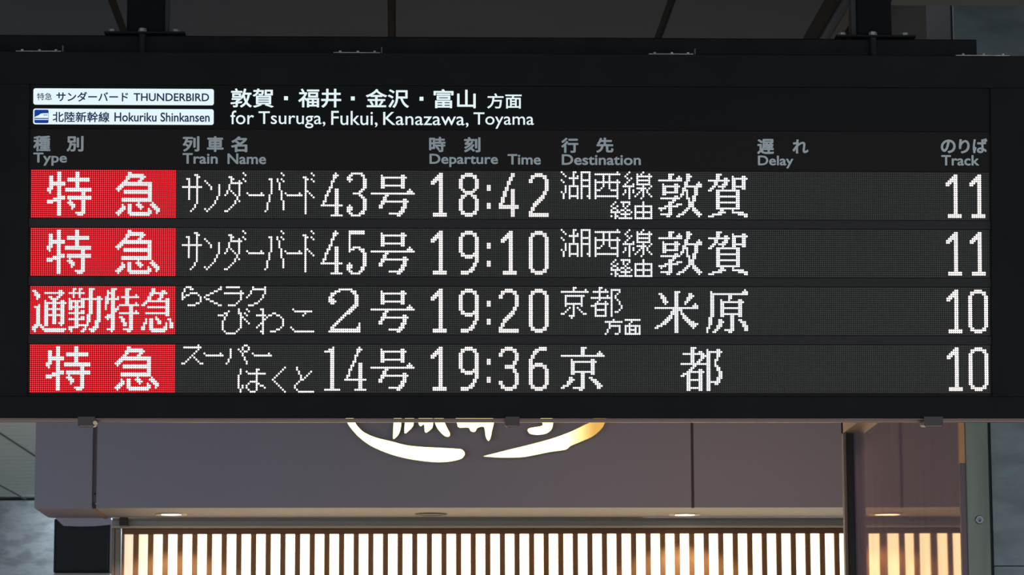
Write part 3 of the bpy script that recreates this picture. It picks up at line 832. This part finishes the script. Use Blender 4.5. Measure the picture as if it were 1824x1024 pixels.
# ---- dot-matrix glyphs: base-36 coordinates, 'xy' = dot, 'xyXY' = line, 'xyXY#' = filled block
G = {
    'toku': "2338# 1939 1a2a 2b 617m# 4697# 8d9e# 4e7f# 1f3g# f1g8# b4l5# a9ma# bdme# ibjk# fljl gmim cf bgdg cheh diei dj",
    'kyuu': "8191 82f2 73g3 7484 e4f4 6575 d5e5 56j6 47j7 3858 2949 3a i8jf# 6ajb# 5ejf# 5h 5i6i 4j6j 3k5k 2l4l 3m 8h9l# 8ljl 9mim ij ikjk dg cheh difi ej kg jhlh kimi ljnj mknk ml",
    'tsuu': "1222 2333 2444 3545 36 49 2a4a 3b4i# 2j5j 1k3k 5k6k 1l2l 2m 6lhl 7mgm e2f2 73g3 e4f4 d5e5 95a5 a6d6 b7ci# 77 f7gi# 78h8 788j# 7bgb 7ege ei fj",
    'kin': "4151 7181 42 72 2393 4445 7475 26 86i6 2797 2839# 5869# 8899# 2a9a 2b3b 5b6j# 8c9c 2d9d 8f9f 2g9g 5jbj 2k6k ak 2l3l 9lal 3m 8m9m c1e1 c2dd# bech# bi g5hh# fhhh figj# ekgk clfl dmem",
    'toku_n': "5171 526l# 3l6l 5m 32 3343 34 2538# 85 2686 292b 8a 7b8b 7c 3e4e 2f4f 3g c1e1 c2d8# a5i5 h4 99i9 h8 9did hc eafl# blfl dmem 9faf agbh# bicj#",
    'kyuu_n': "8192# d2e2 73f3 7484 c4d5# 6576# b6c6 57g7 4858 3949 f6ge# 6aga 5dgd af agbg bhci# 5g5h 4i5i 4j 3k4l# 7g8l# 7lfl 8mem fifj ekfk gghg hh hiik#",
    'sa': "18a8 444e 34 828g 72 93 7h7i 6j 5k", 'n': "c5f8 f9 j7jc idie hfhg ghdk cj",
    'daa': "0c 1a1b 2729 23 3336 44 3686 757c 3a5c 6d6e 7f 5f5g 4h1k 0k 91 a2 94 a5 bb ccjc ib",
    'baado': "24 343b 2c2f 1g1j 0k 6465 7679 8a8e 9f9j 81 92 84 95 ab bcic hb j3 k3kl l4 laod n1 o2 n4 o5",
    'f4': "71 6282 6373 64 5565 5657 4858 49 3a4a 3b 2c3c 2d2e 1f2f 1g 0hah 798m# 5mam",
    'f3': "2171 1222 7282 0313 83 0424 8498# 15 7989 6a7a 3b6b 6c7c 7d8d 8e9j# 7k8k 6l8l 2m6m 1h 0i2j# 0k1k 1l2l",
    'f5': "1182# 131b 3969 2a3a 6a8a 7b8b 8c9i# 7j8k# 6l7l 2m6m 1h 0i2j# 0k1k 1l2l",
    'f2': "51b1 3252 b2d2 1333 c3d3 1424 d4e8# 0515 0626 0737 1828 c9e9 bada abcb 9cbc 8dad 7e8e 6f7f 5g6g 4h5h 3i4i 2j3j 1k2k 1lfl 0mfm fifk ek",
    'f1': "41 2242 0343 344m# 0m7m",
    'gou': "5258 6368 53h3 f2g8# 57g7 0blb j9 iaka 7c8c 6d7e# 5fif 5g6g 4h5i# gehh# fihi fjgj ekgk 9lfl dmem",
    'raku': "2040 11 12 4151 0306 4373 2434 84 15 9597 7888 3969 b5 c4d4 e3f3 g2h2 i1j1 j0 c6d6 e7f7 g8h8 i9j9",
    'raku_k': "2080 13a3 9296 87 78 3969 f0 f1l1 e2e3 d4 c5 l0l3 k4k5 j6 i7 g8h8 d9f9",
    'bi': "0e2e 3d4d 4e 3f3g 2h2l 3m 5c 4n8n 9m al bdbk abad cffi dd ee eb fc",
    'wa': "0e4e 2b3b 3b3n 4g 2i 1j 0k 2m 5f 6e7e 8d9d aebe cf dgdj ck albl 7m9m",
    'ko': "1b 2cac 7d 6e 0k 1l 2mbm",
    'suu': "80 1191 8228 6688 0919 99a9 b4 c5k5 j4",
    'paa': "2226 1718 09 62 73 8485 9697 a8a9 8182 90a0 b1b2 93a3 d4 e5m5 l4",
    'ha': "1c1e 0f0l 1m1n 2k2l 4d 5ede 9cac 9c9m 6i9i 5j 4k4l 5m 6n8n aj bkck dl",
    'ku': "0h6b 0h6n", 'to': "1b1c 2d2e 3f3h 4h8d 2i 1j 0k0l 1m 2n9n",
    't1': "4151 3252 2353 1454 0525 0616 455k# 1l7m#",
    't8': "3161 1282 1323 7383 0418# 8498# 1929 7989 2a7a 3b6b 1c3c 6c8c 1d2d 7d8d 0e1j# 8e9j# 1k2k 7k8k 1l8l 3m6m",
    'tc': "0719# 0g1i#",
    't4': "6172# 5364# 4556# 47 3849# 2a3c# 1d2f# 0g1g 0h9i# 697m#",
    't2': "3161 1282 1323 7383 0415# 8499# 7a8b# 6c7c 5d7d 4e6e 3f5f 2g4g 2h3h 1i2j# 0k1k 0l9m#",
    't9': "3161 1282 1323 7383 041b# 849g# 1c2c 7c8c 1d8d 3e6e 7h8i# 6j7j 5k7k 1l6l 1m4m",
    't0': "3161 1282 1323 7383 041j# 849j# 1k2k 7k8k 1l8l 3m6m",
    't3': "3161 1282 1323 7383 0415# 8497# 7889# 3a7b# 7c8d# 8e9j# 0i1j# 1k2k 7k8k 1l8l 3m6m",
    't6': "5181 3282 2343 2434 1526# 071j# 3969 0a8a 2b 7b8b 8c9j# 1k2k 7k8k 1l8l 3m6m",
    'ko_s': "0022 0415 272a 0a 1b1d 6070 6066 4383 82 4787 474d 878d 4c8c a0e0 a0ad e0ed a4e4 a7e7 dc",
    'sei': "01c1 b0 040d 05c5 b4bd 4247 38 1929 7278 89b9 0cbc",
    'sen': "3012 23 43 34 25 16 56 0757 373d 191a 0b 595a a0 91 7176 d1d6 72e2 74d4 76d6 a7ac 9d 78b8 99 8a 7b 6c e7 d8 c9ca db ec",
    'kei': "2f0h 3h 1i2i 0j 3j 0k4k 2l2n 0m 3m 5f9f 6g6h 9g 8h 7i 5j6j 8j9j 7k ak 5l9l 7m 4nan",
    'yu': "4f4n 0h8h 0k8k 0n8n 0h0n 8h8n",
    'tsuru': "5171 5263# 04b4 a2 93b3 e1f4# g2 d5e6# k5 j6l6 26 8696 27a7 d7l7 283b# 8899# 2a9a c8d8 c9e9 ca ea bbcb eb i8jb# 8c9c bc ec hcie# 1dad edfd 7e8e fe 5f7f ffhh# 5g6l# 9gbg 3h9h 0i3i eifi hiii 1j djej hjjj ckdk ikkk 1l6l alcl jlll 4m5m 9mam km",
    'ga': "4161 4253# c2 h2i8# 8393 c3j3 04a4 c4d8# 3546# 8595 7696 2737 5787 c7i7 1828 78 0919 49f9 495i# e9fi# 4cfc 4fff 4ifi 6j7j cj 5k8k ckhk 2l6l fljl 0m2m imjm",
    'kyo_s': "6070 61 c1 02d2 24b4 2429 a4a9 28a8 4a2c 0d1d 686d 4e6e 5f 8aac bdcd",
    'to_s': "4050 4046 71 1282 05a5 84 37 77 2888 0929 282e 777e 2b7b 2e7e a1e1 a1ae e2 d3 c4c5 d6 e7e8 f9fa eb ccdc",
    'hou': "4g 0h8h 2i2k 2j7j 7j7m 1l1m 0n 5n6n", 'men': "0g7g 3h 2i 0j7j 0j0n 2j2n 5j5n 7j7n 2l5l 0n7n",
    'mai': "a2c2 a3bm# 2333 h3i3 3444 h4j4 3555 g5i5 4656 g6h6 4767 f7g7 58 f8 k8 j9l9 0ala 9bdb 8c9d# dc dded 7e8e eefe 6f8f efgf 5g7g fghg 4h6h ghjh 3i5i hili 1j3j ijkj 0k1k jk",
    'hara': "j1 22 i2k2 23k3 243e# 1f2i# 1j 0k1k 0l0m b4c5# b6 76 77i7 778e# g6he# 7aha 7dhd cedl# 9ldl bmcm 6g7g 6h8h 6i7i 5j7j 5k6k 4l5l 3m4m gghg hhjh iiji ijkj jkkl#",
    'kyo': "a1c1 a2b4# j3 i4k4 05l5 57 58h8 586e# f7ge# 5dgd adbl# 6lbl 9mam 4g5g 4h6h 3i5i 3j4j 1k3k 0l1l egfg fhhh giii hjjj ikkk iljl",
    'miyako': "5171 5268# 93a3 14b4 a5d5 a5b6# 97a7 8898 09e9 6a7a 5b6b 4c5c 3dbd 1e4e 0f1f 3f4m# 9cam# 3hah 3lal d2 d3em# d3k3 i2j5# i6 h7i7 h8h9 haia ibjc# jdkg# ig ihjh diji hjij",
}


def glyph(name, c0, out):
    for tk in G[name].split():
        fill = tk.endswith('#')
        n = [int(ch, 36) for ch in tk.rstrip('#')]
        if len(n) == 2:
            out.add((c0 + n[0], n[1]))
        elif fill:
            for x in range(n[0], n[2] + 1):
                for y_ in range(n[1], n[3] + 1):
                    out.add((c0 + x, y_))
        else:
            k = max(abs(n[2] - n[0]), abs(n[3] - n[1]), 1)
            for i in range(k + 1):
                out.add((c0 + round(n[0] + (n[2] - n[0]) * i / k), round(n[1] + (n[3] - n[1]) * i / k)))


ROWS = [
    dict(type=[('toku', 7), ('kyuu', 40)], name=[('sa', 74), ('n', 74), ('daa', 96), ('baado', 116), ('f4', 144), ('f3', 157), ('gou', 169)],
         time=[('t1', 199), ('t8', 213), ('tc', 227), ('t4', 233), ('t2', 248)],
         dest=[('ko_s', 264), ('sei', 281), ('sen', 295), ('kei', 289), ('yu', 301), ('tsuru', 313), ('ga', 338)], track=[('t1', 458), ('t1', 470)]),
    dict(type=[('toku', 7), ('kyuu', 40)], name=[('sa', 74), ('n', 74), ('daa', 96), ('baado', 116), ('f4', 144), ('f5', 157), ('gou', 169)],
         time=[('t1', 199), ('t9', 213), ('tc', 227), ('t1', 234), ('t0', 248)],
         dest=[('ko_s', 264), ('sei', 281), ('sen', 295), ('kei', 289), ('yu', 301), ('tsuru', 313), ('ga', 338)], track=[('t1', 458), ('t1', 470)]),
    dict(type=[('tsuu', 0), ('kin', 17), ('toku_n', 35), ('kyuu_n', 52)], name=[('raku', 75), ('raku_k', 95), ('bi', 93), ('wa', 112), ('ko', 129), ('f2', 148), ('gou', 169)],
         time=[('t1', 199), ('t9', 213), ('tc', 227), ('t2', 233), ('t0', 248)],
         dest=[('kyo_s', 264), ('to_s', 279), ('hou', 286), ('men', 296), ('mai', 311), ('hara', 337)], track=[('t1', 458), ('t0', 469)]),
    dict(type=[('toku', 7), ('kyuu', 40)], name=[('suu', 75), ('paa', 97), ('ha', 103), ('ku', 120), ('to', 131), ('f1', 146), ('f4', 156), ('gou', 169)],
         time=[('t1', 199), ('t9', 213), ('tc', 227), ('t3', 233), ('t6', 248)],
         dest=[('kyo', 264), ('miyako', 324)], track=[('t1', 458), ('t0', 469)]),
]
ROWLAB = ['top dot-matrix row', 'second dot-matrix row', 'third dot-matrix row', 'bottom dot-matrix row']


def dots(name, pts, row, m, parent, r, rise, base=-0.0004, n=6):
    """small faceted domes, one per LED, joined into one part"""
    pts = np.array(sorted(pts), dtype='f')
    k = len(pts)
    cx = (pts[:, 0] - 239.5) * P
    cz = (55 - (pts[:, 1] + 29 * row)) * P
    ang = np.arange(n) * 2 * math.pi / n + math.pi / 6
    V = np.empty((k, n + 1, 3), 'f')
    V[:, :n, 0] = cx[:, None] + r * np.cos(ang)[None]
    V[:, :n, 2] = cz[:, None] + r * np.sin(ang)[None]
    V[:, :n, 1] = base
    V[:, n, 0], V[:, n, 2], V[:, n, 1] = cx, cz, base - rise
    idx = np.arange(n)
    tri = np.stack([idx, (idx + 1) % n, np.full(n, n)], 1)[:, ::1]
    F_ = (np.arange(k)[:, None, None] * (n + 1) + tri[None]).reshape(-1, 3)
    me = bpy.data.meshes.new(name)
    me.vertices.add(k * (n + 1))
    me.vertices.foreach_set('co', V.reshape(-1))
    me.loops.add(len(F_) * 3)
    me.loops.foreach_set('vertex_index', F_.reshape(-1).astype('i'))
    me.polygons.add(len(F_))
    me.polygons.foreach_set('loop_start', np.arange(len(F_), dtype='i') * 3)
    me.update(calc_edges=True)
    me.validate()
    me.materials.append(m)
    o = bpy.data.objects.new(name, me)
    COL.objects.link(o)
    o.parent = parent
    tag(o, kind='stuff')
    return o


M_face = mat('led_louvre_dark', (0.024, 0.023, 0.022), 0.8, spec=0.1)
M_off = mat('led_off', (0.082, 0.082, 0.074), 0.6, spec=0.15)
M_red = glow('led_red', (1.0, 0.003, 0.018), 0.95)
M_redc = glow('led_red_core', (1.0, 0.11, 0.11), 1.3)
M_wn = glow('led_white_name', (1.0, 0.93, 1.0), 2.6)
M_wt = glow('led_white_time', (1.0, 0.90, 0.86), 2.6)
M_wd = glow('led_white_destination', (0.90, 0.92, 1.0), 2.6)
M_wr = glow('led_white_type', (1.0, 0.97, 0.97), 2.6)
LW = 0.0028
for r_i, R_ in enumerate(ROWS):
    pn = MB().box(xlo, xhi, 0.0, 0.010, rv(29 * r_i + 23.85), rv(29 * r_i - 0.85), 0.0004).build('led_row_panel', M_face, board)
    pn['label'] = ROWLAB[r_i]
    lit = set()
    for key, m_ in (('type', M_wr), ('name', M_wn), ('time', M_wt), ('dest', M_wd), ('track', M_wt)):
        s = set()
        for gname, c0 in R_[key]:
            glyph(gname, c0, s)
        s = {(x, y_) for x, y_ in s if 0 <= x < 480 and 0 <= y_ < 24}
        lit |= s
        nm = {'type': 'train_type_text', 'name': 'train_name_text', 'time': 'departure_time_text', 'dest': 'destination_text', 'track': 'track_number_text'}[key]
        dots(nm, s, r_i, m_, pn, LW, 0.0012, base=-0.0008)
    red = {(x, y_) for x in range(72) for y_ in range(24)} - lit
    dots('red_background_dots', red, r_i, M_red, pn, 0.0030, 0.0010)
    dots('red_dot_cores', red, r_i, M_redc, pn, 0.0012, 0.0004, base=-0.0014)
    off = {(x, y_) for x in range(72, 480) for y_ in range(24)} - lit
    dots('unlit_dots', off, r_i, M_off, pn, 0.0026, 0.0006)
